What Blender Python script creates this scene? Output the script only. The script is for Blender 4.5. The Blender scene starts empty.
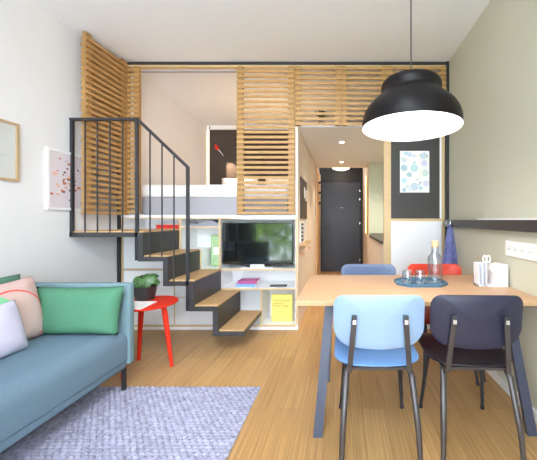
import bpy, bmesh, math, random
from mathutils import Vector, Matrix, noise
random.seed(7)
S = bpy.context.scene
COL = S.collection
PI = math.pi
F, CX, CY, EYE = 298.0, 341.0, 220.0, 1.2      # focal length in pixels, principal point, eye height

# ------------------------------------------------------------------ helpers
def lin(c):
    return tuple(((v/255)/12.92 if v/255 <= .04045 else ((v/255+.055)/1.055)**2.4) for v in c)

def mat(name, rgb, rough=.5, metal=0, var=0, scale=20, bump=0, bscale=200, spec=.5, stretch=None, coat=0):
    m = bpy.data.materials.new(name); m.use_nodes = True
    nt = m.node_tree; b = nt.nodes['Principled BSDF']
    c = lin(rgb)
    b.inputs['Base Color'].default_value = (*c, 1)
    b.inputs['Roughness'].default_value = rough
    b.inputs['Metallic'].default_value = metal
    b.inputs['Specular IOR Level'].default_value = spec
    if coat: b.inputs['Coat Weight'].default_value = coat; b.inputs['Coat Roughness'].default_value = .15
    if var or bump:
        tc = nt.nodes.new('ShaderNodeTexCoord'); mp = nt.nodes.new('ShaderNodeMapping')
        nt.links.new(tc.outputs['Object'], mp.inputs['Vector'])
        if stretch: mp.inputs['Scale'].default_value = stretch
    if var:
        n = nt.nodes.new('ShaderNodeTexNoise'); n.inputs['Scale'].default_value = scale; n.inputs['Detail'].default_value = 4
        nt.links.new(mp.outputs[0], n.inputs['Vector'])
        r = nt.nodes.new('ShaderNodeMapRange'); r.inputs['From Min'].default_value = .3; r.inputs['From Max'].default_value = .7
        nt.links.new(n.outputs['Fac'], r.inputs['Value'])
        x = nt.nodes.new('ShaderNodeMix'); x.data_type = 'RGBA'
        x.inputs['A'].default_value = (*[v*(1-var) for v in c], 1)
        x.inputs['B'].default_value = (*[min(1, v*(1+var)) for v in c], 1)
        nt.links.new(r.outputs[0], x.inputs['Factor']); nt.links.new(x.outputs['Result'], b.inputs['Base Color'])
    if bump:
        n2 = nt.nodes.new('ShaderNodeTexNoise'); n2.inputs['Scale'].default_value = bscale
        nt.links.new(mp.outputs[0], n2.inputs['Vector'])
        bp = nt.nodes.new('ShaderNodeBump'); bp.inputs['Strength'].default_value = bump; bp.inputs['Distance'].default_value = .002
        nt.links.new(n2.outputs['Fac'], bp.inputs['Height']); nt.links.new(bp.outputs[0], b.inputs['Normal'])
    return m

def emis(name, rgb, strength):
    m = bpy.data.materials.new(name); m.use_nodes = True
    nt = m.node_tree; nt.nodes.clear()
    e = nt.nodes.new('ShaderNodeEmission'); e.inputs['Color'].default_value = (*lin(rgb), 1); e.inputs['Strength'].default_value = strength
    o = nt.nodes.new('ShaderNodeOutputMaterial'); nt.links.new(e.outputs[0], o.inputs[0])
    return m

def thin_glass(name):
    m = bpy.data.materials.new(name); m.use_nodes = True
    nt = m.node_tree; nt.nodes.clear()
    t = nt.nodes.new('ShaderNodeBsdfTransparent'); t.inputs[0].default_value = (.90,.93,.955,1)
    g = nt.nodes.new('ShaderNodeBsdfGlossy'); g.inputs['Roughness'].default_value = .03
    lw = nt.nodes.new('ShaderNodeLayerWeight'); lw.inputs['Blend'].default_value = .35
    pw = nt.nodes.new('ShaderNodeMath'); pw.operation = 'POWER'; pw.inputs[1].default_value = 3; nt.links.new(lw.outputs['Facing'], pw.inputs[0])
    f = nt.nodes.new('ShaderNodeMath'); f.operation = 'MULTIPLY_ADD'; f.inputs[1].default_value = .85; f.inputs[2].default_value = .12; nt.links.new(pw.outputs[0], f.inputs[0])
    x = nt.nodes.new('ShaderNodeMixShader'); o = nt.nodes.new('ShaderNodeOutputMaterial')
    nt.links.new(f.outputs[0], x.inputs[0]); nt.links.new(t.outputs[0], x.inputs[1]); nt.links.new(g.outputs[0], x.inputs[2]); nt.links.new(x.outputs[0], o.inputs[0])
    return m

def glass(name, tint=(255,255,255), rough=0.0):
    m = bpy.data.materials.new(name); m.use_nodes = True
    b = m.node_tree.nodes['Principled BSDF']
    b.inputs['Base Color'].default_value = (*lin(tint), 1); b.inputs['Roughness'].default_value = rough
    b.inputs['Transmission Weight'].default_value = 1; b.inputs['IOR'].default_value = 1.45
    return m

def pane_mat(name):
    m = bpy.data.materials.new(name); m.use_nodes = True
    nt = m.node_tree; nt.nodes.clear()
    t = nt.nodes.new('ShaderNodeBsdfTransparent'); g = nt.nodes.new('ShaderNodeBsdfGlossy'); g.inputs['Roughness'].default_value = .02
    x = nt.nodes.new('ShaderNodeMixShader'); x.inputs[0].default_value = .06
    o = nt.nodes.new('ShaderNodeOutputMaterial')
    nt.links.new(t.outputs[0], x.inputs[1]); nt.links.new(g.outputs[0], x.inputs[2]); nt.links.new(x.outputs[0], o.inputs[0])
    return m

def floor_mat():
    m = bpy.data.materials.new('oak_floor'); m.use_nodes = True
    nt = m.node_tree; L = nt.links; b = nt.nodes['Principled BSDF']
    tc = nt.nodes.new('ShaderNodeTexCoord'); mp = nt.nodes.new('ShaderNodeMapping')
    mp.inputs['Rotation'].default_value = (0, 0, PI/2)
    L.new(tc.outputs['Object'], mp.inputs['Vector'])
    br = nt.nodes.new('ShaderNodeTexBrick'); br.inputs['Scale'].default_value = 1
    br.inputs['Brick Width'].default_value = 1.9; br.inputs['Row Height'].default_value = .135
    br.inputs['Mortar Size'].default_value = .0012; br.inputs['Mortar Smooth'].default_value = .1
    br.inputs['Color1'].default_value = (*lin((193,153,102)), 1); br.inputs['Color2'].default_value = (*lin((180,139,90)), 1)
    br.inputs['Mortar'].default_value = (*lin((150,116,76)), 1); br.offset = .37
    L.new(mp.outputs[0], br.inputs['Vector'])
    m2 = nt.nodes.new('ShaderNodeMapping'); m2.inputs['Scale'].default_value = (120, 1.7, 1)
    L.new(tc.outputs['Object'], m2.inputs['Vector'])
    n = nt.nodes.new('ShaderNodeTexNoise'); n.inputs['Scale'].default_value = 1; n.inputs['Detail'].default_value = 5
    L.new(m2.outputs[0], n.inputs['Vector'])
    r = nt.nodes.new('ShaderNodeMapRange'); r.inputs['From Min'].default_value = .3; r.inputs['From Max'].default_value = .7
    r.inputs['To Min'].default_value = .74; r.inputs['To Max'].default_value = 1.20
    L.new(n.outputs['Fac'], r.inputs['Value'])
    x = nt.nodes.new('ShaderNodeMix'); x.data_type = 'RGBA'; x.blend_type = 'MULTIPLY'; x.inputs['Factor'].default_value = 1
    L.new(br.outputs['Color'], x.inputs['A']); L.new(r.outputs[0], x.inputs['B'])
    L.new(x.outputs['Result'], b.inputs['Base Color'])
    b.inputs['Roughness'].default_value = .42; b.inputs['Specular IOR Level'].default_value = .35
    return m

class MB:
    def __init__(s): s.bm = bmesh.new(); s.mi = 0
    def _tag(s, faces):
        for f in faces: f.material_index = s.mi
    def box(s, x0, x1, y0, y1, z0, z1, bev=0, seg=2, M=None):
        vs = [s.bm.verts.new((x, y, z)) for x in (x0, x1) for y in (y0, y1) for z in (z0, z1)]
        fs = [s.bm.faces.new([vs[i] for i in q]) for q in ((0,1,3,2),(4,6,7,5),(0,4,5,1),(2,3,7,6),(0,2,6,4),(1,5,7,3))]
        s._tag(fs)
        if bev:
            es = list({e for f in fs for e in f.edges})
            r = bmesh.ops.bevel(s.bm, geom=es, offset=bev, segments=seg, profile=.5, affect='EDGES')
            s._tag(r['faces'])
            vs = list({v for f in r['faces'] for v in f.verts} | {v for v in vs if v.is_valid})
        if M is not None:
            for v in vs: v.co = M @ v.co
        return s
    def bar(s, p0, p1, w, h, up=(0,0,1), bev=0):
        p0, p1 = Vector(p0), Vector(p1); d = p1-p0; L = d.length; d.normalize()
        u = Vector(up); side = d.cross(u)
        if side.length < 1e-4: side = d.cross(Vector((0,1,0)))
        side.normalize(); u = side.cross(d)
        M = Matrix((( side.x, d.x, u.x, p0.x), (side.y, d.y, u.y, p0.y), (side.z, d.z, u.z, p0.z), (0,0,0,1)))
        return s.box(-w/2, w/2, 0, L, -h/2, h/2, bev, 1, M)
    def tube(s, pts, r, n=10, cap=True, sq=None):
        pts = [Vector(p) for p in pts]; rs = r if isinstance(r, (list, tuple)) else [r]*len(pts)
        rings = []; ref = None
        for i, p in enumerate(pts):
            t = (pts[min(i+1, len(pts)-1)] - pts[max(i-1, 0)]).normalized()
            if ref is None:
                ref = Vector((0,0,1)) if abs(t.z) < .9 else Vector((1,0,0))
            a = (ref - t*ref.dot(t)).normalized(); ref = a; b = t.cross(a)
            ring = []
            for k in range(n):
                th = 2*PI*k/n
                ring.append(s.bm.verts.new(p + rs[i]*(a*math.cos(th) + b*math.sin(th)*(sq or 1))))
            rings.append(ring)
        fs = []
        for A, B in zip(rings, rings[1:]):
            for k in range(n): fs.append(s.bm.faces.new((A[k], A[(k+1)%n], B[(k+1)%n], B[k])))
        if cap:
            fs.append(s.bm.faces.new(rings[0][::-1])); fs.append(s.bm.faces.new(rings[-1]))
        s._tag(fs); return s
    def lathe(s, prof, c=(0,0,0), n=40, closed=False):
        c = Vector(c); rings = []
        for r, z in prof:
            if r < 1e-5: rings.append([s.bm.verts.new(c+Vector((0,0,z)))])
            else: rings.append([s.bm.verts.new(c+Vector((r*math.cos(2*PI*k/n), r*math.sin(2*PI*k/n), z))) for k in range(n)])
        fs = []
        prs = list(zip(rings, rings[1:])) + ([(rings[-1], rings[0])] if closed else [])
        for A, B in prs:
            for k in range(n):
                if len(A) == 1 and len(B) == 1: continue
                if len(A) == 1: fs.append(s.bm.faces.new((A[0], B[(k+1)%n], B[k])))
                elif len(B) == 1: fs.append(s.bm.faces.new((A[k], A[(k+1)%n], B[0])))
                else: fs.append(s.bm.faces.new((A[k], A[(k+1)%n], B[(k+1)%n], B[k])))
        s._tag(fs); return s
    def prism(s, poly, axis, a, b):
        def P(u, v, w): return {'x': (w,u,v), 'y': (u,w,v), 'z': (u,v,w)}[axis]
        A = [s.bm.verts.new(P(u,v,a)) for u,v in poly]; B = [s.bm.verts.new(P(u,v,b)) for u,v in poly]
        n = len(poly); fs = [s.bm.faces.new(A), s.bm.faces.new(B[::-1])]
        for k in range(n): fs.append(s.bm.faces.new((A[k], B[k], B[(k+1)%n], A[(k+1)%n])))
        s._tag(fs); return s
    def shell(s, outline, bend, thick, rings=8):
        """plate with the outline (list of 2D points), bent by bend(u,v)->Vector; thickness along numeric normal"""
        n = len(outline); cu = sum(p[0] for p in outline)/n; cv = sum(p[1] for p in outline)/n
        def N(u, v):
            e = 1e-3; a = bend(u+e, v)-bend(u-e, v); b = bend(u, v+e)-bend(u, v-e)
            return a.cross(b).normalized()
        fs = []; lay = []
        for sgn in (-1, 1):
            R = []
            for k in range(rings+1):
                f = k/rings; ring = []
                th = thick if k < rings else thick*.45
                for (u, v) in ([(cu, cv)] if k == 0 else outline):
                    uu, vv = (cu+(u-cu)*f, cv+(v-cv)*f)
                    if k == rings-1: 
                        d = math.hypot(u-cu, v-cv); q = 1-thick*.6/d; uu, vv = cu+(u-cu)*q, cv+(v-cv)*q
                    ring.append(s.bm.verts.new(bend(uu, vv)+N(uu, vv)*sgn*th/2))
                R.append(ring)
            lay.append(R)
            for A, B in zip(R, R[1:]):
                for k in range(n):
                    q = (A[0], B[k], B[(k+1)%n]) if len(A) == 1 else (A[k], B[k], B[(k+1)%n], A[(k+1)%n])
                    fs.append(s.bm.faces.new(q if sgn > 0 else q[::-1]))
        A, B = lay[0][-1], lay[1][-1]
        for k in range(n): fs.append(s.bm.faces.new((A[k], A[(k+1)%n], B[(k+1)%n], B[k])))
        s._tag(fs); return s
    def build(s, name, m, parent=None, smooth=None, local=False):
        me = bpy.data.meshes.new(name)
        bmesh.ops.recalc_face_normals(s.bm, faces=s.bm.faces[:])
        if parent is not None and not local:
            s.bm.transform(W[parent.name].inverted())
        s.bm.to_mesh(me); s.bm.free()
        for x in (m if isinstance(m, (list, tuple)) else [m]): me.materials.append(x)
        if smooth is not None:
            me.shade_smooth()
            if smooth < 180: me.set_sharp_from_angle(angle=math.radians(smooth))
        o = bpy.data.objects.new(name, me); COL.objects.link(o)
        if parent is not None: o.parent = parent; W[o.name] = W[parent.name]
        else: W[o.name] = Matrix.Identity(4)
        return o
W = {}
def thing(name, label, cat, loc=(0,0,0), rz=0, group=None):
    o = bpy.data.objects.new(name, None); COL.objects.link(o)
    o.location = loc; o.rotation_euler = (0,0,rz); o.empty_display_size = .1
    W[o.name] = Matrix.Translation(loc) @ Matrix.Rotation(rz, 4, 'Z')
    return tag(o, label, cat, group)
def tag(o, label, cat, group=None):
    o['label'] = label; o['category'] = cat
    if group: o['group'] = group
    return o
def struct(o):
    o['kind'] = 'structure'; return o
def sbox(name, m, *b, parent=None):
    o = MB().box(*b).build(name, m, parent)
    if parent is None: struct(o)
    return o
def pillow_bm(w, h, t, M, n=22, pinch=.07, sag=0):
    mb = MB(); g = {}
    for sd in (1, -1):
        for i in range(n+1):
            for j in range(n+1):
                s_, t_ = 2*i/n-1, 2*j/n-1
                edge = i in (0, n) or j in (0, n)
                if edge and sd == -1: g[sd,i,j] = g[1,i,j]; continue
                x = w/2*s_*(1-pinch*(1-abs(t_)**2)*abs(s_)**3); y = h/2*t_*(1-pinch*(1-abs(s_)**2)*abs(t_)**3)
                z = sd*t/2*((1-s_**4)*(1-t_**4))**.55
                z += .006*noise.noise(Vector((x*14, y*14, sd*3+w*9)))*(0 if edge else 1)
                g[sd,i,j] = mb.bm.verts.new(M @ Vector((x, y, z)))
        for i in range(n):
            for j in range(n):
                mb.bm.faces.new((g[sd,i,j], g[sd,i+1,j], g[sd,i+1,j+1], g[sd,i,j+1]))
    return mb
def frame_axes(o, xa, ya):
    xa = Vector(xa).normalized(); za = xa.cross(Vector(ya)).normalized(); ya = za.cross(xa)
    return Matrix(((xa.x,ya.x,za.x,o[0]),(xa.y,ya.y,za.y,o[1]),(xa.z,ya.z,za.z,o[2]),(0,0,0,1)))

# ------------------------------------------------------------------ materials
M = {}
M['white_wall'] = mat('white_wall', (229,229,229), .9, var=.01, scale=3)
M['ceiling'] = mat('ceiling_paint', (234,236,238), .9)
M['sage'] = mat('sage_wall', (202,200,182), .85, var=.015, scale=2)
M['floor'] = floor_mat()
M['lam'] = mat('white_laminate', (240,240,240), .4)
M['ply'] = mat('birch_ply_edge', (214,184,138), .55, var=.06, scale=6, stretch=(1,1,8))
M['slat'] = mat('pine_slat', (182,142,88), .55, var=.14, scale=5, stretch=(2,2,14))
M['stile'] = mat('pine_stile', (166,126,74), .55, var=.14, scale=6, stretch=(3,3,30))
M['tread'] = mat('oak_tread', (196,158,112), .55, var=.08, scale=5, stretch=(12,1.5,4))
M['black'] = mat('black_steel', (44,45,50), .45, var=.05, scale=8)
M['blackp'] = mat('black_plate', (58,58,60), .38, var=.08, scale=3)
M['char'] = mat('charcoal_board', (64,62,59), .6)
M['beige'] = mat('beige_panel', (226,214,200), .7, var=.02, scale=3)
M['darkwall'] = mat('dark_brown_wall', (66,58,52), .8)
M['tabletop'] = mat('beech_top', (198,158,122), .4, var=.05, scale=4, stretch=(2,16,10))
M['tableedge'] = mat('beech_edge', (186,150,108), .5, var=.12, scale=8, stretch=(14,1,3))
M['tleg'] = mat('slate_steel', (60,64,82), .4)
M['sofa'] = mat('sofa_wool', (110,133,150), .95, var=.09, scale=160, bump=.35, bscale=500, spec=.1)
M['sofa_arm'] = mat('sofa_wool_teal', (122,148,156), .95, var=.08, scale=160, bump=.35, bscale=500, spec=.1)
M['rug'] = mat('rug_wool', (158,158,178), .95, var=.28, scale=38, spec=.1)
M['red'] = mat('red_lacquer', (222,50,28), .5, spec=.2)
M['steelc'] = mat('dark_chair_steel', (82,77,77), .32, metal=.55)
M['chrome'] = mat('steel_screw', (215,215,215), .25, metal=1)
M['paper'] = mat('white_paper', (240,240,238), .7)
M['white'] = mat('white_plastic', (240,240,242), .35)
M['greypaint'] = mat('grey_cloth', (150,150,158), .95, var=.05, scale=120, bump=.3, bscale=300)
M['linen'] = mat('white_linen', (242,240,238), .95, bump=.2, bscale=120)
M['bedgrey'] = mat('bed_base_grey', (168,166,172), .95, var=.05, scale=140)

# ------------------------------------------------------------------ setting
LX, RX, LY, CZ = -2.42, 1.165, 3.25, 2.91
BY, EY = -1.35, 6.95
sbox('floor', M['floor'], LX-.1, RX+.1, BY-.1, EY+.1, -.05, 0)
sbox('ceiling', M['ceiling'], LX-.1, RX+.1, BY-.1, EY+.1, CZ, CZ+.08)
sbox('wall_left', M['white_wall'], LX-.1, LX, BY-.1, EY+.1, 0, CZ)
sbox('wall_right', M['sage'], RX, RX+.1, BY-.1, EY+.1, 0, CZ)
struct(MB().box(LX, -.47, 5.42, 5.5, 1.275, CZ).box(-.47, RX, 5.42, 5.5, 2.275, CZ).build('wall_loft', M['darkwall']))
sbox('floor_loft', [M['lam']], LX, -.502, LY, 5.42, 1.226, 1.258)
sbox('baseboard_right', M['lam'], RX-.014, RX, BY, 3.2, 0, .065)
# wall round the window behind the camera
mb = MB()
mb.box(LX, RX, BY-.1, BY, 2.70, CZ).box(LX, LX+.08, BY-.1, BY, 0, 2.70).box(RX-.1, RX, BY-.1, BY, 0, 2.70).box(LX+.08, RX-.1, BY-.1, BY, 0, .06)
struct(mb.build('wall_window_side', M['white_wall']))
win = MB().box(LX+.08, RX-.1, BY-.08, BY-.02, 2.64, 2.70).box(LX+.08, RX-.1, BY-.08, BY-.02, .06, .12)
for x in (LX+.08, LX+1.26, LX+2.36, RX-.16): win.box(x, x+.06, BY-.08, BY-.02, .12, 2.64)
win = struct(win.build('window_1', M['black']))
MB().box(LX+.14, RX-.16, BY-.055, BY-.05, .12, 2.64).build('pane', pane_mat('window_pane'), win)

# trim_1: black frame round the loft opening, trim_2: its pale wood liner
mb = MB().box(LX, LX+.022, LY-.03, LY+.01, 0, CZ).box(RX-.032, RX, LY-.04, LY+.02, 0, CZ).box(LX, RX, LY-.03, LY+.02, CZ-.024, CZ)
struct(mb.build('trim_1', M['black']))
mb = MB().box(LX+.022, LX+.045, LY-.01, LY+.03, 1.275, CZ-.024).box(LX+.022, RX-.032, LY-.01, LY+.04, CZ-.045, CZ-.024)
mb.box(LX+.022, -.47, LY-.001, LY+.02, 1.213, 1.226)
struct(mb.build('trim_2', M['ply']))
struct(MB().box(LX+.05, -1.12, LY+.05, LY+.065, 2.838, 2.850).build('trim_3', M['greypaint']))
struct(MB().box(LX, LX+.03, 5.395, 5.42, 1.26, CZ).box(LX+.05, RX, 5.395, 5.42, CZ-.07, CZ).build('trim_4', M['lam']))

# hallway
sbox('ceiling_hall', M['ceiling'], -.47, RX, LY+.045, 5.85, 2.225, 2.27)
sbox('ceiling_vestibule', M['ceiling'], -.6, RX, 5.85, EY, 2.43, 2.47)
sbox('wall_hall_left', M['beige'], -.50, -.47, LY+.01, EY, 0, 2.225)
sbox('wall_hall_right', M['beige'], .505, .545, 5.40, EY, 0, 2.43)
sbox('wall_kitchen', mat('kitchen_wall', (206,214,196), .8), .505, RX, 5.38, 5.40, 0, 2.225)
sbox('wall_hall_end', M['beige'], -.6, RX, EY, EY+.05, 0, 2.5)
sbox('wall_kitchen_low', M['beige'], .47, .51, LY+.1, 5.38, 0, .93)
sbox('trim_5', mat('wardrobe_wood', (205,170,125), .5, var=.1, scale=6, stretch=(2,2,14)), -.47, -.455, 5.62, 6.35, 0, 2.225)
sbox('trim_6', M['ply'], .494, .505, 5.40, 5.75, 0, 2.43)
d = struct(MB().box(-.505, -.455, EY-.06, EY, 0, 2.43).box(.44, .505, EY-.06, EY, 0, 2.43).box(-.455, .44, EY-.06, EY, 2.08, 2.43).build('door_1', mat('door_frame_black', (13,12,15), .5)))
MB().box(-.452, .437, EY-.045, EY-.005, .012, 2.077).build('door_leaf', mat('door_slate', (42,47,58), .4, var=.04, scale=2), d)
h = MB().box(-.41, -.35, EY-.055, EY-.045, .86, 1.12).tube([(-.38, EY-.05, 1.03), (-.38, EY-.10, 1.03), (-.25, EY-.10, 1.03)], .011, 8)
h.build('door_handle', M['black'], d)
MB().box(-.02, .05, EY-.052, EY-.045, 1.47, 1.495).build('door_viewer', M['greypaint'], d)
mb = MB()
for z in (.25, 1.1, 1.65, 1.85): mb.box(.425, .445, EY-.066, EY-.044, z, z+.05)
mb.build('door_hinge', M['chrome'], d)

# ------------------------------------------------------------------ storage wall under the loft
CXL, CXR = LX+.024, -.477
cab = thing('storage_wall', 'white built-in storage wall with plywood edges beneath the loft bed', 'storage wall', ((CXL+CXR)/2, LY, 0))
X1, X2, X3, X4 = -1.756, -1.538, -1.325, -.872
YB = 3.62
mb = MB()
mb.box(CXL, CXR, YB, YB+.02, .06, 1.213)                         # back
for z in (.045, ): mb.box(CXL+.02, CXR-.02, LY+.006, YB, z-.01, z+.01)
mb.box(X3+.01, CXR-.02, LY+.006, YB, .438, .458)
mb.box(CXL+.02, CXR-.02, LY+.006, YB, .648, .668)
mb.box(X1+.01, X3-.01, LY+.006, YB, 1.112, 1.130); mb.box(CXL+.02, X1-.01, LY+.006, YB, 1.085, 1.103)
mb.box(X1+.01, X2+.01, LY+.006, YB, .86, .878)
mb.box(CXL, CXL+.02, LY+.006, YB, .06, 1.213); mb.box(CXR-.02, CXR, LY+.006, YB, .035, 1.213)
mb.box(X3-.01, X3+.01, LY+.006, YB, .045, 1.213); mb.box(X4-.008, X4+.008, LY+.006, YB, .055, .438)
mb.box(X1-.01, X1+.01, LY+.006, YB, .87, 1.213); mb.box(X2-.01, X2+.01, LY+.006, YB, .668, .86)
mb.build('carcass', M['lam'], cab)
mb = MB(); E0, E1 = LY-.0, LY+.006
mb.box(CXL, CXL+.02, E0, E1, .055, 1.213); mb.box(CXR-.016, CXR, E0, E1, .055, 1.213)
mb.box(X3-.01, X3+.01, E0, E1, .06, 1.213); mb.box(X4-.007, X4+.007, E0, E1, .055, .44)
mb.box(X3+.01, CXR-.016, E0, E1, .440, .456); mb.box(CXL+.02, X3-.01, E0, E1, .65, .666); mb.box(X3+.01, CXR-.016, E0, E1, .65, .666)
mb.box(CXL+.02, CXR-.016, E0, E1, .036, .055)
mb.box(X1+.01, X3-.01, E0, E1, 1.114, 1.128); mb.box(CXL+.02, X1-.01, E0, E1, 1.085, 1.103)
mb.box(X1-.01, X1+.01, E0, E1, .87, 1.213); mb.box(X2-.01, X2+.01, E0, E1, .668, .86); mb.box(X1+.01, X2+.01, E0, E1, .86, .876)
mb.build('plywood_edge', M['ply'], cab)
MB().box(CXL, CXR, LY+.008, LY+.02, 0, .036).build('plinth', M['lam'], cab)
for (a, b, z0, z1) in ((CXL+.022, -1.823, .058, .645), (CXL+.022, X1-.012, .672, 1.083), (-1.812, X3-.012, .360, .645), (-1.812, X3-.012, .058, .352), (X1+.012, X2-.012, .672, .856)):
    MB().box(a, b, LY+.001, LY+.016, z0, z1, .002, 1).build('cabinet_door', M['lam'], cab)
MB().box(-1.822, -1.813, LY+.0, LY+.01, .055, .648).box(-1.812, X3-.012, LY, LY+.01, .352, .36).build('door_edge', M['ply'], cab)

# things on its shelves
t = thing('television', 'flat black television in the plywood niche under the slatted shutter', 'television', (-.895, 3.46, .668))
tv0, tv1 = -1.363+.005, -.548
tvy = LY+.03
MB().box(-1.311, -.53, tvy, tvy+.03, .712, 1.168, .004, 1).build('casing', mat('tv_black', (18,18,20), .3), t)
MB().box(-1.304, -.537, tvy-.003, tvy+.002, .722, 1.161).build('screen', mat('tv_screen', (10,11,13), .06, spec=.9, coat=.8), t)
MB().box(-1.0, -.85, tvy+.012, tvy+.05, .6685, .714).box(-1.10, -.75, tvy-.01, tvy+.12, .6685, .676).build('stand', M['white'], t)
t = thing('yellow_book', 'yellow hardcover book standing upright in the lowest compartment', 'book', (-.66, 3.40, .056))
MB().box(-.785, -.548, 3.36, 3.385, .056, .358, .003, 1).build('cover', mat('yellow_cloth', (232,218,116), .6), t)
def text_obj(name, txt, size, M4, m, parent):
    cu = bpy.data.curves.new(name+'_curve', 'FONT'); cu.body = txt; cu.size = size; cu.space_line = .85; cu.extrude = .0004
    tmp = bpy.data.objects.new(name+'_tmp', cu); COL.objects.link(tmp)
    dg = bpy.context.evaluated_depsgraph_get()
    me = bpy.data.meshes.new_from_object(tmp.evaluated_get(dg)); bpy.data.objects.remove(tmp); bpy.data.curves.remove(cu)
    me.name = name; me.transform(W[parent.name].inverted() @ M4); me.materials.clear(); me.materials.append(m)
    o = bpy.data.objects.new(name, me); COL.objects.link(o); o.parent = parent; W[o.name] = W[parent.name]
    return o
RX90 = Matrix.Rotation(PI/2, 4, 'X')
text_obj('title', 'The Monocle\nguide to\nbetter living', .035, Matrix.Translation((-.765, 3.3592, .282)) @ RX90, mat('title_ink', (150,138,60), .6), t)
t = thing('blue_book', 'pale blue book lying flat under a magenta book in open shelf', 'book', (-1.06, 3.4, .458), .05)
MB().box(-1.165, -.955, 3.30, 3.46, .458, .488, .002, 1).build('cover', mat('blue_cover', (120,168,220), .5), t)
MB().box(-.955, -.952, 3.305, 3.455, .462, .484).build('page_block', M['paper'], t)
t = thing('magenta_book', 'magenta book lying on top of the pale blue book', 'book', (-1.06, 3.4, .488), -.04)
MB().box(-1.155, -.935, 3.31, 3.47, .488, .522, .002, 1).build('cover', mat('magenta_cover', (176,84,140), .5), t)
MB().box(-.953, -.933, 3.315, 3.465, .492, .518).build('page_block', M['paper'], t)
t = thing('remote_control', 'flat black remote control lying on shelf right of the books', 'remote', (-.7, 3.33, .458))
MB().box(-.79, -.605, 3.30, 3.35, .458, .478, .006, 2).build('case', M['black'], t)
t = thing('green_box', 'green perforated box with white square standing beside the television niche', 'box', (-1.39, 3.47, .668))
bx = MB().box(-1.50, -1.345, 3.44, 3.52, .668, 1.025); bx.build('shell', mat('green_card', (140,178,118), .6), t)
mb = MB()
for i in range(7):
    for j in range(15):
        x, z = -1.488+i*.0205, .69+j*.022
        if .80 < z < .90 and -1.475 < x < -1.39: continue
        mb.box(x, x+.010, 3.438, 3.4405, z, z+.012)
mb.build('perforation', mat('green_hole', (216,232,204), .6), t)
MB().box(-1.47, -1.40, 3.436, 3.44, .80, .89).build('white_square', M['paper'], t)
MB().box(-1.36, -1.343, 3.434, 3.525, .668, 1.027).build('spine', mat('green_edge', (140,160,66), .6), t)
# grey folded blanket
mb = MB(); n = 24; A = []
x0, x1 = -1.70, -1.345
top = []
for i in range(n+1):
    x = x0+(x1-x0)*i/n; s_ = i/n
    top.append((x, 1.130+.028+.030*max(0, math.sin((s_-.25)*PI/.8))**1.2*(s_ > .25) + .008*math.cos(s_*9)))
poly = [(x0, 1.131)] + top + [(x1, 1.131)]
mb.prism(poly, 'y', 3.30, 3.50)
tag(mb.build('folded_blanket', M['greypaint'], smooth=40), 'grey folded blanket on the upper shelf left of television', 'blanket')
t = thing('red_tray', 'low red slotted tray on the top shelf behind stair landing', 'tray', (-1.93, 3.36, 1.103))
MB().box(-2.05, -1.80, 3.30, 3.48, 1.103, 1.112).build('base', mat('coral_red', (214,84,64), .6), t)
mb = MB()
for i in range(11): mb.box(-2.045+i*.0228, -2.030+i*.0228, 3.30, 3.312, 1.112, 1.142)
mb.box(-2.05, -1.80, 3.298, 3.314, 1.138, 1.147)
mb.build('slotted_side', M['red'], t)

# ------------------------------------------------------------------ tall cabinet right of the hallway
t = thing('wardrobe', 'tall plywood-framed wardrobe with charcoal pinboard above white door', 'wardrobe', (.8, LY, 0))
wx0, wx1 = .47, RX-.034
MB().box(wx0, wx0+.075, LY, LY+.05, 0, 2.222).box(wx1-.03, wx1, LY, LY+.05, 0, 2.222).box(wx0+.075, wx1-.03, LY+.0, LY+.05, 1.185, 1.215).build('frame', M['ply'], t)
MB().box(wx0+.075, wx1-.052, LY+.01, LY+.03, 1.215, 2.222).build('pinboard', M['char'], t)
MB().box(wx0+.077, wx1-.032, LY-.002, LY+.02, .03, 1.187).box(wx1-.052, wx1-.031, LY+.008, LY+.03, 1.217, 2.222).build('door', M['lam'], t)
MB().box(wx0+.075, wx1-.03, LY+.03, LY+.05, 0, 1.19).build('body', M['lam'], t)
# poster
mb = MB(); mb.box(.645, .965, LY+.006, LY+.009, 1.50, 1.955)
pm = [M['paper']]
cols = [(150,200,206),(172,196,214),(196,192,220),(178,206,200),(120,170,180),(230,214,180),(90,110,130)]
for c in cols: pm.append(mat('poster_ink', tuple(int(v*.62+245*.38) for v in c), .7))
random.seed(3)
spots = [(.705,1.93,.020),(.75,1.915,.028),(.80,1.90,.018),(.69,1.855,.026),(.69,1.77,.036),(.80,1.765,.042),(.905,1.90,.036),(.91,1.82,.034),(.92,1.715,.038),(.745,1.695,.026),(.69,1.63,.03),(.80,1.565,.042),(.93,1.60,.032),(.725,1.565,.02),(.69,1.53,.022),(.87,1.55,.02)]
spots += [(random.uniform(.66,.95), random.uniform(1.52,1.94), random.uniform(.005,.011)) for _ in range(26)]
for k, (x, z, r) in enumerate(spots):
    mb.mi = 1+(k % 5) if k < 16 else random.choice((1,5,6,7))
    yy = LY+.006-.0003*(k+1)*.2
    vs = [mb.bm.verts.new((x+r*math.cos(2*PI*i/20)*(1 if k > 15 or k % 3 else 1.1), yy, z+r*math.sin(2*PI*i/20))) for i in range(20)]
    mb._tag([mb.bm.faces.new(vs)])
mb.mi = 6; mb.box(.862, .868, LY+.0045, LY+.006, 1.62, 1.93)
tag(mb.build('poster', pm), 'white poster of pastel circles on the charcoal pinboard', 'poster')

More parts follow.
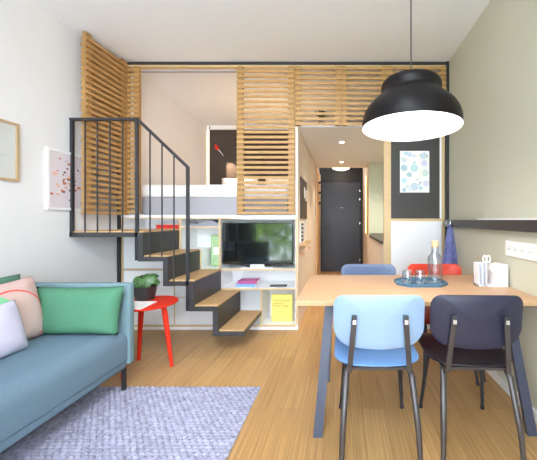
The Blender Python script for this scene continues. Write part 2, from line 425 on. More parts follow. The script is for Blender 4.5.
# ------------------------------------------------------------------ slatted shutters
def shutter(name, label, o, length, z0, z1, ang, stiles, rail=True, lead=None, group='slatted wood shutters of the loft'):
    """o: start on the loft plane, local x along the panel, slats on local -y side"""
    t = thing(name, label, 'shutter', (o[0], o[1], z0), ang, group)
    mb = MB(); pitch = .0545; n = int((z1-z0)/pitch)
    for i in range(n+1):
        z = i*pitch
        if z+.034 > z1-z0+.002: break
        mb.box(0, length, -.014, 0, z, z+.027)
    mb.build('slats', M['slat'], t, local=True)
    for a, b in stiles:
        MB().box(a-(.006 if ang else 0), b, -.003, .026, 0, z1-z0).build('stile', M['stile'], t, local=True)
    return t
SY = LY-.032
shutter('slatted_shutter', 'tall slatted wood shutter in front of the right half of bed', (-1.123, SY), .624, 1.262, 2.862, 0, ((0,.066),(.555,.624)))
shutter('slatted_shutter', 'short slatted shutter over hallway, left of three, next to tall shutter', (-.494, SY), .490, 2.222, 2.862, 0, ((0,.06),(.43,.49)))
shutter('slatted_shutter', 'short slatted shutter over hallway, middle of three', (-.001, SY), .494, 2.222, 2.862, 0, ((0,.06),(.434,.494)))
shutter('slatted_shutter', 'short slatted shutter by the green wall, partly behind the black lamp', (.496, SY), .636, 2.222, 2.862, 0, ((0,.06),(.576,.636)))
shutter('slatted_shutter', 'narrow slatted shutter leaf in the loft opening by left wall', (-2.34, SY), .165, 1.275, 2.862, 0, ((.0,.05),(.105,.165)))
# leaf standing out from the loft, slats on both faces
t = shutter('slatted_shutter', 'open slatted shutter leaf standing out along left wall above stair landing', (-2.305, 2.69), .52, 1.255, 2.90, PI/2, ((0,.06),(.44,.52)))
mb = MB()
for i in range(30):
    z = i*.0545
    mb.box(0, .52, .026, .044, z, z+.028)
mb.build('slats', M['slat'], t, local=True)

# ------------------------------------------------------------------ staircase
YF, YK = 2.65, LY-.004
st = thing('staircase', 'folded black steel staircase with wooden treads and railing up to loft', 'staircase', (-1.4, 2.97, 0))
xr = [-.867, -1.096, -1.307, -1.538, -1.762, LX+.004]
zt = [.205, .428, .652, .871, 1.088]
TH, RT = .040, .045
poly = [(xr[0], zt[0])]
topl = []; botl = []
for k in range(5):
    topl += [(xr[k], zt[k]), (xr[k+1], zt[k])]
for k in range(5):
    xl = xr[k+1]-RT if k < 4 else xr[5]
    botl += [(xr[k]-(RT if k else 0), zt[k]-TH), (xl, zt[k]-TH)]
poly = topl + botl[::-1]
# clean duplicate points
pp = []
for p in poly:
    if not pp or (abs(p[0]-pp[-1][0]) > 1e-6 or abs(p[1]-pp[-1][1]) > 1e-6): pp.append(p)
MB().prism(pp, 'y', YF, YK).build('folded_plate', M['blackp'], st)
for k in range(5):
    MB().box(xr[k+1]+.003, xr[k]+(0 if k < 4 else 0), YF+.012, YK-.004, zt[k], zt[k]+.014, .002, 1).build('tread' if k < 4 else 'landing', M['tread'], st)
rail = MB().bar((LX+.004, YF+.012, 2.098), (-1.802, YF+.012, 2.098), .03, .022).bar((-1.815, YF+.012, 2.098), (-1.365, YF+.012, 1.668), .03, .022).build('handrail', M['black'], st)
def px(u, y=YF+.012): return (u-CX)*y/F
def pz(v, y=YF+.012): return EYE-(v-CY)*y/F
for u, z0, z1 in ((70.6, 1.06, 2.098), (137, .84, 2.098), (187.8, .39, 1.672)):
    x = px(u)
    if u < 72: x = LX+.018
    MB().box(x-.012, x+.012, YF, YF+.024, z0, z1).build('post', M['black'], rail)
for u in (85, 97.5, 110, 122.5):
    x = px(u); MB().box(x-.0045, x+.0045, YF+.0075, YF+.0165, 1.075, 2.09).build('baluster', M['black'], rail)
for u, z0 in ((150, .872), (162, .872), (174, .649)):
    x = px(u); z1 = 2.098-(x+1.815)/(.45)*.43
    MB().box(x-.0045, x+.0045, YF+.0075, YF+.0165, z0-.01, z1).build('baluster', M['black'], rail)

# ------------------------------------------------------------------ bed in the loft
t = thing('loft_bed', 'white and grey bed on the loft platform behind slats', 'bed', (-1.42, 4.35, 1.258))
MB().box(-2.24, -.60, 3.34, 5.36, 1.259, 1.455, .02, 2).build('bed_base', M['bedgrey'], t, smooth=40)
MB().box(-2.23, -.61, 3.36, 5.36, 1.455, 1.52, .02, 2).build('mattress', M['linen'], t, smooth=40)
MB().box(-2.27, -.57, 3.325, 4.9, 1.452, 1.60, .045, 4).build('duvet', M['linen'], t, smooth=60)
for x, lab in ((-1.80, 'white bed pillow against the dark loft wall beneath the red reading lamp'), (-1.02, 'white bed pillow seen through the slats of tall shutter')):
    Mx = frame_axes((x, 5.25, 1.74), (1,0,0), (0,.32,1))
    tag(pillow_bm(.66, .44, .13, Mx).build('bed_pillow', M['linen'], smooth=180), lab, 'pillow', 'pillows on the loft bed')
t = thing('reading_lamp', 'small red reading lamp on the dark wall over bed', 'lamp', (-2.20, 5.42, 2.5))
MB().tube([(-2.12, 5.42, 2.36), (-2.12, 5.38, 2.36), (-2.20, 5.33, 2.47)], .008, 8).build('arm', M['chrome'], t, smooth=60)
MB().tube([(-2.25, 5.34, 2.54), (-2.20, 5.31, 2.47)], [.020, .034], 16).build('lamp_shade', M['red'], t, smooth=60)

# plant behind the slats over the hallway
def leaf(mb, base, dirv, L, Wd, curl=.2, up=Vector((0,0,1))):
    d = Vector(dirv).normalized(); s_ = d.cross(up)
    if s_.length < 1e-3: s_ = Vector((1,0,0))
    s_.normalize(); nrm = s_.cross(d); n = 6; rows = []
    for i in range(n+1):
        f = i/n; w = Wd*math.sin(PI*min(1, f*.92+.08))**.7*.5
        c = Vector(base)+d*L*f - nrm*curl*L*f*f
        rows.append([mb.bm.verts.new(c-s_*w+nrm*w*.25), mb.bm.verts.new(c), mb.bm.verts.new(c+s_*w+nrm*w*.25)])
    fs = []
    for A, B in zip(rows, rows[1:]):
        fs += [mb.bm.faces.new((A[0], A[1], B[1], B[0])), mb.bm.faces.new((A[1], A[2], B[2], B[1]))]
    mb._tag(fs)
t = thing('leafy_plant', 'small dark green plant behind the slats above hallway', 'plant', (-.22, 3.42, 2.27))
MB().lathe([(0,0),(.035,0),(.045,.05),(.038,.05),(.036,.042),(0,.042)], (-.22, 3.42, 2.271), 20).build('pot', M['black'], t, smooth=40)
mb = MB()
for k in range(26):
    a = random.uniform(0, 2*PI); e = random.uniform(.1, 1.4)
    leaf(mb, (-.22, 3.42, 2.33+random.uniform(0,.06)), (math.cos(a)*math.cos(e), math.sin(a)*math.cos(e)*.6, math.sin(e)), random.uniform(.06,.12), .035)
mb.build('leaves', mat('dark_leaf', (48,76,30), .5), t)

# ------------------------------------------------------------------ hallway fittings
t = thing('wall_board', 'dark notice board with two white cards on left hallway wall', 'notice board', (-.47, 3.70, 1.2))
MB().box(-.470, -.458, 3.42, 4.02, 1.215, 1.70).build('board', mat('brown_board', (70,58,50), .6), t)
for y0, z0 in ((3.70, 1.47), (3.86, 1.45)):
    MB().box(-.458, -.456, y0, y0+.08, z0, z0+.14).build('card', M['paper'], t)
t = thing('key_rack', 'white key rack with black pegs below the notice board', 'rack', (-.47, 3.65, .95))
MB().box(-.470, -.458, 3.40, 3.95, .93, 1.18).build('backboard', M['lam'], t)
for k in range(5): MB().box(-.458, -.44, 3.44, 3.49, .955+k*.045, .982+k*.045).build('peg', M['black'], t)
MB().box(-.470, -.40, 3.40, 3.95, .905, .93).build('ledge', M['tread'], t)
for y, lab in ((3.47, 'small copper wall hook nearest the storage wall'), (4.25, 'small copper wall hook deeper in the hallway')):
    t = thing('wall_hook', lab, 'hook', (-.47, y, .8), 0, 'copper hooks on the hallway wall')
    mm = mat('copper', (200,130,90), .35, metal=.6)
    MB().box(-.470, -.465, y, y+.03, .78, .84).build('back_plate', mm, t); MB().tube([(-.466, y+.015, .80), (-.44, y+.015, .795), (-.435, y+.015, .815)], .005, 8).build('prong', mm, t)
t = thing('kitchen_counter', 'dark kitchen counter on the low wall at right of hallway', 'counter', (.8, 4.3, .93))
mb = MB(); mb.prism([(.45, LY+.1), (.45, 4.6), (.47, 5.0), (.53, 5.375), (RX-.005, 5.375), (RX-.005, LY+.1)], 'z', .932, .962); mb.build('worktop', mat('dark_worktop', (50,42,40), .35), t)
MB().box(.52, RX-.01, LY+.12, 5.36, 0, .93).build('base_unit', M['lam'], t)
t = thing('coat_rack', 'vertical wooden coat rack with dark pegs deep in hallway', 'coat rack', (-.455, 5.9, 1.6))
MB().box(-.455, -.44, 5.70, 5.95, .35, 2.10).build('board', M['tread'], t)
for z in (1.92, 1.72, 1.52): MB().tube([(-.44, 5.83, z), (-.39, 5.83, z+.02)], .02, 10).build('peg', M['black'], t)
t = thing('led_strip', 'glowing warm light strip on right hallway wall by the door', 'light', (.5, 5.95, 1))
MB().box(.497, .505, 5.90, 6.0, .92, 2.10).build('channel', M['ply'], t); MB().box(.492, .497, 5.93, 5.97, .94, 2.08).build('lit_strip', emis('warm_led', (255,205,130), 5), t)

WARM = (255,236,218)
def pt_light(name, typ, loc, energy, rgb, size=.05, rot=None, **kw):
    l = bpy.data.lights.new(name, typ); l.energy = energy; l.color = lin(rgb)
    if typ == 'AREA':
        l.size = size
    else: l.shadow_soft_size = size
    for k, v in kw.items(): setattr(l, k, v)
    o = bpy.data.objects.new(name, l); COL.objects.link(o); o.location = loc
    if rot: o.rotation_euler = rot
    return o
for y, lab in ((3.92, 'round recessed ceiling downlight nearest the room, in hallway'), (5.26, 'round recessed ceiling downlight deeper in hallway near the door')):
    t = thing('recessed_downlight', lab, 'downlight', (0, y, 2.225), 0, 'hallway ceiling downlights')
    MB().lathe([(.03,-.001),(.042,-.001),(.045,-.006),(.03,-.006)], (0.01, y, 2.225), 24, True).build('ring', M['white'], t)
    MB().lathe([(0,-.003),(.03,-.003),(.03,0),(0,0)], (0.01, y, 2.225), 24).build('lens', emis('downlight_lens', (255,240,215), 12), t)
    pt_light('downlight_lamp', 'SPOT', (0.01, y, 2.21), 15, WARM, .03, spot_size=1.9, spot_blend=.7)
t = thing('dome_light', 'white dome ceiling light in front of the dark door', 'ceiling light', (0, 6.4, 2.43))
MB().lathe([(0,-.165),(.10,-.158),(.17,-.135),(.21,-.09),(.205,-.05),(.19,-.045)], (0, 6.4, 2.43), 36).build('lamp_shade', emis('dome_glass', (255,232,200), 1.6), t, smooth=60)
MB().lathe([(.19,-.045),(.19,0),(0,0)], (0, 6.4, 2.43), 36).build('ceiling_rose', M['white'], t, smooth=40)

# loft warm light strip in the far corner, spot of the reading lamp
t = thing('led_strip', 'glowing warm light strip in the loft corner beside dark wall', 'light', (LX+.02, 5.38, 1.9))
MB().box(LX+.01, LX+.026, 5.388, 5.395, 1.62, 2.83).build('lit_strip', emis('loft_led', (255,226,180), 2.5), t)
ll = pt_light('loft_lamp', 'SPOT', (-2.19, 5.29, 2.45), 60, (255,215,180), .02, spot_size=.75, spot_blend=.5)
ll.rotation_euler = (Vector((-1.88, 5.36, 1.95))-Vector((-2.19,5.29,2.45))).to_track_quat('-Z','Y').to_euler()

# ------------------------------------------------------------------ right wall
t = thing('wall_ledge', 'long narrow black ledge along the green wall above table', 'ledge', (RX, 2.2, 1.16))
MB().box(1.105, RX, .9, 3.19, 1.128, 1.197, .002, 1).build('ledge_body', mat('ledge_black', (52,47,50), .4), t)
MB().box(1.10, 1.106, .9, 3.19, 1.190, 1.200).build('lip', mat('ledge_lip', (52,47,50), .4), t)
o = MB().box(1.108, 1.155, 1.2, 2.42, 1.2005, 1.212).build('white_board', M['paper']); tag(o, 'thin white board lying on top of the black ledge', 'board')
hk = []
for y, lab in ((2.985, 'small steel hook on ledge end carrying the blue towel'), (3.10, 'small steel hook on ledge end nearest the black frame')):
    t = thing('ledge_hook', lab, 'hook', (1.10, y, 1.15), 0, 'steel hooks on the black ledge')
    MB().tube([(1.098, y, 1.19), (1.092, y, 1.165), (1.085, y, 1.145), (1.070, y, 1.147), (1.066, y, 1.165)], .006, 8).build('prong', M['chrome'], t, smooth=60)
    MB().box(1.094, 1.0995, y-.012, y+.012, 1.16, 1.195).build('hook_plate', M['chrome'], t)
# towel
mb = MB(); n, m_ = 30, 16; G = []
for j in range(m_+1):
    f = j/m_; z = 1.160-.42*f; wd = .014+.070*f**.7; row = []
    for i in range(n+1):
        s_ = 2*i/n-1
        row.append(mb.bm.verts.new((1.092-.006*f+s_*wd, 2.985-.014*math.sin(s_*6+1)*(.3+f*.7)-.02*(1-s_*s_), z-.03*abs(s_)*f+.012*s_*f)))
    G.append(row)
for j in range(m_):
    for i in range(n): mb.bm.faces.new((G[j][i], G[j][i+1], G[j+1][i+1], G[j+1][i]))
bmesh.ops.solidify(mb.bm, geom=mb.bm.faces[:], thickness=.006)
tag(mb.build('towel', mat('blue_towel', (150,158,212), .95, var=.2, scale=18), smooth=180), 'blue towel hanging from the hook beside black frame', 'towel')
t = thing('socket_plate', 'long white multi-socket plate on green wall over the table', 'socket', (RX, 1.9, 1.0))
MB().box(RX-.016, RX, 1.62, 2.085, .955, 1.058, .004, 2).build('plate', M['white'], t)
for k in range(6):
    y = 2.04-k*.077
    c = MB().lathe([(0,-.001),(.020,-.001),(.024,.001),(.024,.0),(0,0)], (0,0,0), 20); c.bm.transform(Matrix.Translation((RX-.0165, y, 1.006)) @ Matrix.Rotation(-PI/2, 4, 'Y'))
    c.build('socket_ring', mat('socket_grey', (232,232,233), .4), t)
    MB().box(RX-.0185, RX-.016, y-.010, y-.006, 1.0, 1.006).box(RX-.0185, RX-.016, y+.006, y+.010, 1.0, 1.006).build('socket_hole', M['greypaint'], t)

# ------------------------------------------------------------------ pictures on the left wall
t = thing('framed_picture', 'pale empty-looking picture in thin light wood frame on left wall', 'picture', (LX, 2.0, 1.7))
y0, y1, z0, z1 = 1.86, 2.225, 1.485, 1.915
MB().box(LX, LX+.02, y0, y1, z0, z0+.018).box(LX, LX+.02, y0, y1, z1-.018, z1).box(LX, LX+.02, y0, y0+.018, z0+.018, z1-.018).box(LX, LX+.02, y1-.018, y1, z0+.018, z1-.018).build('frame', mat('oak_frame', (186,160,124), .5), t)
MB().box(LX, LX+.008, y0+.018, y1-.018, z0+.018, z1-.018).build('print', mat('pale_print', (205,208,206), .35), t)
MB().box(LX+.008, LX+.009, y0+.018, y1-.05, 1.664, 1.667).build('reflection_line', mat('painted_reflection', (180,183,182), .5), t)  # reflection in the picture glass, painted as a thin grey line
t = thing('floral_picture', 'white framed print of small red-brown flowers behind the railing', 'picture', (LX, 2.6, 1.5))
y0, y1, z0, z1 = 2.44, 2.86, 1.285, 1.80
MB().box(LX, LX+.018, y0, y1, z0, z0+.02).box(LX, LX+.018, y0, y1, z1-.02, z1).box(LX, LX+.018, y0, y0+.02, z0+.02, z1-.02).box(LX, LX+.018, y1-.02, y1, z0+.02, z1-.02).build('frame', M['white'], t)
mb = MB().box(LX, LX+.012, y0+.02, y1-.02, z0+.02, z1-.02)
ims = [mat('lilac_print', (218,210,216), .5), mat('flower_rust', (196,112,84), .6), mat('flower_brown', (120,74,60), .6), mat('flower_peach', (226,176,150), .6)]
random.seed(11)
for k in range(44):
    a = max(-.12, min(.22, random.gauss(.02, .085))); b_ = max(-.2, min(.2, random.gauss(0, .10)))
    yy, zz = 2.60+a, 1.555+b_; r = random.uniform(.008, .019)
    mb.mi = random.choice((1,1,2,3))
    vs = [mb.bm.verts.new((LX+.0122+.00003*k, yy+r*math.cos(2*PI*i/9)*random.uniform(.7,1.2), zz+r*.8*math.sin(2*PI*i/9)*random.uniform(.6,1.2))) for i in range(9)]
    mb._tag([mb.bm.faces.new(vs)])
mb.build('print', ims, t)

# ------------------------------------------------------------------ pendant lamp
PD = 1.60; PX = (411-CX)*PD/F; PZ = 1.69
t = thing('pendant_lamp', 'large black dome pendant lamp hanging over the table', 'pendant lamp', (PX, PD, CZ))
R = .262
prof = [(R,0),(R+.001,.012),(.260,.045),(.250,.080),(.231,.113),(.208,.138),(.186,.157),(.170,.169),(.161,.178),(.158,.185),(.156,.192),(.158,.203),(.159,.220),(.156,.235),(.146,.248),(.128,.256),(.107,.260),(.012,.261)]
shade = MB().lathe(prof, (PX, PD, PZ), 64); 
so = shade.build('lamp_shade', mat('lamp_black', (14,10,12), .45, spec=.22), t, smooth=60)
MB().lathe([(R-.0005,0),(R-.006,.012),(.245,.068),(.19,.130),(.12,.155),(0,.16)], (PX, PD, PZ), 64).build('reflector', mat('lamp_inner', (245,245,242), .5), t, smooth=60)
MB().lathe([(0,.010),(R-.010,.010),(R-.010,.014),(0,.014)], (PX, PD, PZ), 64).build('diffuser', emis('lamp_diffuser', (255,250,242), 2.6), t)
MB().tube([(PX, PD, PZ+.260), (PX, PD, CZ-.02)], .0035, 8).build('cord', M['black'], t)
MB().lathe([(0,0),(.05,0),(.05,-.02),(0,-.026)], (PX, PD, CZ), 24).build('ceiling_rose', M['black'], t, smooth=40)

# ------------------------------------------------------------------ dining table
TX0, TY0, TY1, TZ = -.256, 1.692, 2.50, .74
t = thing('dining_table', 'light beech dining table with slanted slate legs against green wall', 'table', (.45, 2.09, 0))
MB().box(TX0, RX-.003, TY0, TY1, TZ-.030, TZ, .003, 1).build('tabletop', M['tabletop'], t)
mb = MB().box(TX0+.002, RX-.003, TY0-.001, TY0+.001, TZ-.027, TZ-.003); mb.build('edge_band', M['tableedge'], t)
for a, b in (((-.068, 1.80, .71), (-.128, 1.655, 0)), ((-.075, 2.38, .71), (-.098, 2.22, 0)), ((1.0, 1.80, .71), (1.065, 1.665, 0)), ((1.0, 2.38, .71), (1.06, 2.22, 0))):
    fr = a[1] < 2
    w = .052 if fr else .03
    A, B = Vector(a), Vector(b)
    mb = MB(); hw, hd = w/2, .012 if not fr else .014
    vs = []
    for P in (B, A):
        for sx, sy in ((-1,-1),(1,-1),(1,1),(-1,1)): vs.append(mb.bm.verts.new((P.x+sx*hw, P.y+sy*hd, P.z)))
    for q in ((0,1,2,3),(7,6,5,4),(0,4,5,1),(1,5,6,2),(2,6,7,3),(3,7,4,0)): mb.bm.faces.new([vs[i] for i in q])
    mb.build('leg', M['tleg'], t)
MB().box(-.075, 1.0, 2.06, 2.10, .675, .71).build('crossbar', M['tleg'], t)

# on the table
tcx, tcy = (420-CX)*2.17/F, 2.17
t = thing('serving_tray', 'octagonal blue tray on the table carrying glasses and carafe', 'tray', (tcx, tcy, TZ))
def octo(w, d, c): return [(-w+c,-d),(w-c,-d),(w,-d+c),(w,d-c),(w-c,d),(-w+c,d),(-w,d-c),(-w,-d+c)]
def T2(p): return [(tcx+x, tcy+y) for x, y in p]
MB().prism(T2(octo(.175,.135,.072)), 'z', TZ, TZ+.006).build('base', mat('tray_blue', (84,132,158), .25), t)
mb = MB(); a, b = T2(octo(.180,.140,.074)), T2(octo(.170,.130,.070)); 
for k in range(8):
    j = (k+1) % 8
    mb.prism([a[k], a[j], b[j], b[k]], 'z', TZ+.0005, TZ+.018)
mb.build('rim', mat('tray_rim', (66,108,134), .4), t)
gl = thin_glass('clear_glass')
for (u, v, lab) in ((407.5, 284, 'upturned glass tumbler at the left end of tray'), (420, 284.5, 'upturned glass tumbler in the middle of tray, beside carafe')):
    y = (EYE-TZ-.006)*F/(v-CY); x = (u-CX)*y/F
    tag(MB().lathe([(.042,0),(.041,.03),(.036,.093),(.033,.098),(0,.098),(0,.088),(.030,.088),(.0385,.03),(.039,0)], (x, y, TZ+.0065), 32, True).build('tumbler', gl, smooth=40), lab, 'glass', 'tumblers on the tray')
y = 2.16; x = (435-CX)*y/F
t = thing('carafe', 'clear glass water carafe with cork stopper on the tray', 'carafe', (x, y, TZ+.0065))
MB().lathe([(0,0),(.05,0),(.054,.006),(.054,.17),(.050,.190),(.030,.212),(.027,.225),(.027,.268),(.024,.268),(.024,.225),(.026,.210),(.046,.188),(.051,.168),(.051,.012),(0,.010)], (x, y, TZ+.0065), 36).build('bottle', gl, t, smooth=50)
MB().lathe([(0,.250),(.0225,.250),(.025,.283),(.025,.302),(0,.302)], (x, y, TZ+.0065), 24).build('cork', mat('cork', (222,184,138), .8, var=.1, scale=120), t, smooth=40)
# desk organiser
ox, oy = (493-CX)*2.07/F, 2.09
t = thing('desk_organizer', 'white desk organizer block standing on table by the wall', 'organizer', (ox, oy, TZ))
MB().box(ox-.005, ox+.09, oy-.05, oy+.05, TZ, TZ+.155, .004, 2).build('box', M['white'], t)
mb = MB().box(ox-.105, ox-.045, oy-.03, oy+.05, TZ, TZ+.008)
for k in range(3): mb.box(ox-.105+k*.027, ox-.099+k*.027, oy-.03, oy+.05, TZ, TZ+.16)
mb.box(ox-.105, ox-.045, oy+.045, oy+.05, TZ, TZ+.16)
mb.build('slotted_holder', mat('frosted', (232,234,240), .3), t)
MB().box(ox-.05, ox+.0, oy-.04, oy+.05, TZ, TZ+.006).build('base_plate', M['white'], t)
tp = MB().lathe([(.018,-.012),(.036,-.012),(.036,.012),(.018,.012)], (0,0,0), 32, True)
tp.bm.transform(Matrix.Translation((ox-.01, oy-.066, TZ+.135)) @ Matrix.Rotation(PI/2, 4, 'X')); 
tp.build('tape_roll', mat('tape_white', (236,236,232), .4), t, smooth=40)
t = thing('scissors', 'white-handled scissors standing upright in the desk organizer', 'scissors', (ox-.035, oy, TZ))
for s_ in (-1, 1):
    ring = [(ox-.035+s_*.013+.013*math.cos(a), oy, TZ+.185+.024*math.sin(a)) for a in [2*PI*k/20 for k in range(21)]]
    MB().tube(ring, .005, 8, False).build('handle', M['white'], t, smooth=60)
MB().box(ox-.040, ox-.036, oy-.002, oy+.002, TZ+.007, TZ+.165).box(ox-.034, ox-.030, oy-.002, oy+.002, TZ+.007, TZ+.165).build('blade', M['chrome'], t)
p0 = Vector(((475.5-CX)*2.2/F, 2.2, TZ+.005)); p1 = Vector(((487-CX)*2.05/F, 2.045, TZ+.005))
t = thing('pen', 'black pen lying on the table before the organizer', 'pen', (p0+p1)/2)
MB().tube([p0, p0.lerp(p1, .9)], .0045, 10).build('barrel', M['black'], t, smooth=40); MB().tube([p0.lerp(p1, .9), p1], [.0045, .001], 10).build('tip', M['chrome'], t, smooth=40)

# ------------------------------------------------------------------ chairs
def outline(w, h, rt, rb, bulge, n=10):
    """rounded outline centred in u, v from 0 to h; bottom corners rb, top corners rt"""
    pts = []
    def arc(cx, cy, r, a0):
        for k in range(n+1):
            a = a0+PI/2*k/n; pts.append((cx+r*math.cos(a), cy+r*math.sin(a)))
    arc(w-rt, h-rt, rt, 0); arc(-w+rt, h-rt, rt, PI/2); 
    arc(-w+rb, rb, rb, PI); 
    for k in range(1, n): pts.append((-w+rb+(2*(w-rb))*k/n, 0))
    arc(w-rb, rb, rb, 1.5*PI)
    return [(u, v-bulge*max(0, 1-(u/w)**2)*(1-v/h)) for u, v in pts]
def chair(label, back_col, seat_col, loc, rz):
    t = thing('dining_chair', label, 'chair', loc, rz, 'plywood dining chairs around the table')
    bm_, sm_ = mat('chair_back', back_col, .42, var=.02, scale=4), mat('chair_seat', seat_col, .42, var=.02, scale=4)
    ob = outline(.232, .248, .055, .080, .028)
    def bb(u, v): return Vector((u, .030-.11*v + .75*u*u, .574+v))
    MB().shell(ob, bb, .010).build('backrest', bm_, t, smooth=60, local=True)
    os_ = outline(.230, .43, .09, .12, .02)
    def sb(u, v):
        return Vector((u, .05+v, .452+.014*(v/.43-.4)**2*4*(1 if v < .17 else .2) + .18*u*u - .10*max(0, v-.36)**1.5*3))
    MB().shell(os_, sb, .011).build('seat', sm_, t, smooth=60, local=True)
    for s_ in (-1, 1):
        xs = s_*.128
        MB().bar((xs, .003, .705), (s_*.152, .030, .432), .027, .010, (0,1,0), .002).build('back_support', M['steelc'], t, local=True)
        sc = MB().box(xs-.0125, xs+.0125, -.005, .012, .686, .726, .002, 1); sc.build('bracket', M['black'], t, local=True)
        MB().box(xs-.009, xs+.009, -.009, -.0045, .686, .707).build('screw_plate', M['chrome'], t, local=True)
        # side leg: rear foot up to the seat, forward, down to the front foot
        MB().tube([(s_*.192, -.035, .008), (s_*.186, -.018, .16), (s_*.168, .045, .40), (s_*.160, .085, .432)], [.013, .0155, .0175, .014], 10, sq=.7).build('leg', M['steelc'], t, smooth=60, local=True)
        MB().tube([(s_*.195, .432, .008), (s_*.182, .405, .16), (s_*.165, .355, .40), (s_*.160, .33, .432)], [.010, .012, .0145, .012], 10, sq=.7).build('leg', M['black'], t, smooth=60, local=True)
        for y in (-.035, .432):
            x = s_*(.192 if y < 0 else .195)
            MB().lathe([(0,0),(.013,0),(.014,.014),(0,.016)], (x, y, 0), 12).build('foot_cap', M['black'], t, local=True)
        MB().bar((s_*.160, .06, .432), (s_*.160, .345, .432), .016, .012).build('side_rail', M['steelc'], t, local=True)
    MB().bar((-.165, .058, .440), (.165, .058, .440), .016, .014).build('rear_rail', M['steelc'], t, local=True)
    return t
BLUE, BLUE2 = (138,161,190), (98,140,196)
chair('light blue chair with its back to us, nearest on the left of table', BLUE, BLUE2, (.194, 1.472, 0), 0)
chair('navy black chair with its back to us, nearest the green wall', (36,36,58), (24,22,32), (.690, 1.472, 0), math.radians(-2))
chair('slate blue chair facing us across the table, in front of hallway', (80,97,130), (80,97,130), (.235, 2.585, 0), PI)
chair('red chair facing us across the table, behind the carafe', (214,62,36), (170,40,30), (.80, 2.60, 0), PI)

# ------------------------------------------------------------------ rug
def rug():
    x0, x1, y0, y1 = -2.15, -.578, .45, 2.125
    px_, py_ = .036, .023
    nx, ny = int((x1-x0)/.0068), int((y1-y0)/.0055)
    mb = MB(); G = []
    for j in range(ny+1):
        row = []
        y = y0+(y1-y0)*j/ny
        for i in range(nx+1):
            x = x0+(x1-x0)*i/nx
            r = math.floor((y-y0)/py_); ph = .5*(r % 2)
            a = ((x-x0)/px_+ph) % 1; b = ((y-y0)/py_) % 1
            k = math.floor((x-x0)/px_+ph)
            hsh = (math.sin(k*12.99+r*78.23)*43758.5) % 1
            z = .002+(.013+.004*hsh)*max(0, (1-(2*a-1)**4)*(1-(2*b-1)**2))**.9
            ex = .003*math.sin(y*2*PI/py_/2)
            xx, yy = x, y
            if i == nx: xx += .006*abs(math.sin(PI*(y-y0)/py_))
            if j == ny: yy += .007*abs(math.sin(PI*((x-x0)/px_)))
            row.append(mb.bm.verts.new((xx, yy, z)))
        G.append(row)
    for j in range(ny):
        for i in range(nx): mb.bm.faces.new((G[j][i], G[j][i+1], G[j+1][i+1], G[j+1][i]))
    # skirt down to the floor
    ring = [G[0][i] for i in range(nx+1)] + [G[j][nx] for j in range(1, ny+1)] + [G[ny][i] for i in range(nx-1, -1, -1)] + [G[j][0] for j in range(ny-1, 0, -1)]
    low = [mb.bm.verts.new((v.co.x, v.co.y, 0.0005)) for v in ring]
    n = len(ring)
    for k in range(n): mb.bm.faces.new((ring[k], low[k], low[(k+1)%n], ring[(k+1)%n]))
    return mb.build('rug', M['rug'], smooth=180)
tag(rug(), 'pale lilac grey chunky woven rug on the oak floor', 'rug')

# ------------------------------------------------------------------ sofa
SX0, SX1 = LX+.012, -1.500
t = thing('sofa', 'blue grey fabric sofa along the left wall', 'sofa', (-1.97, 1.25, 0))
rr = .095
prof_s = [(-2.24, .205), (SX1-.02, .205)] + [(SX1-.02+.02*math.sin(a), .225-.02*math.cos(a)) for a in (.4,.8,1.2,PI/2)]
prof_s += [(SX1-rr+rr*math.cos(a*PI/24), .438-rr+rr*math.sin(a*PI/24)) for a in range(0, 13)] + [(-1.9, .443), (-2.24, .443)]
MB().prism(prof_s, 'y', .40, 2.093).build('seat_cushion', M['sofa'], t, smooth=40)
MB().box(-2.24, SX1-.008, .40, 2.093, .165, .212, .008, 2).build('base', M['sofa'], t, smooth=60)
MB().box(SX0, -2.235, .40, 2.093, .165, .75, .018, 3).build('backrest', M['sofa'], t, smooth=60)
MB().box(SX0, -1.49, 2.096, 2.156, .18, .752, .014, 3).build('armrest', M['sofa_arm'], t, smooth=60)
MB().box(SX0, -1.49, .33, .398, .18, .752, .014, 3).build('armrest', M['sofa_arm'], t, smooth=60)
for x, y in ((-1.517, 2.082), (-1.517, .42), (-2.33, 2.085), (-2.33, .42)):
    MB().box(x-.010, x+.010, y-.014, y+.014, .0115, .168, .002, 1).build('leg', M['black'], t)
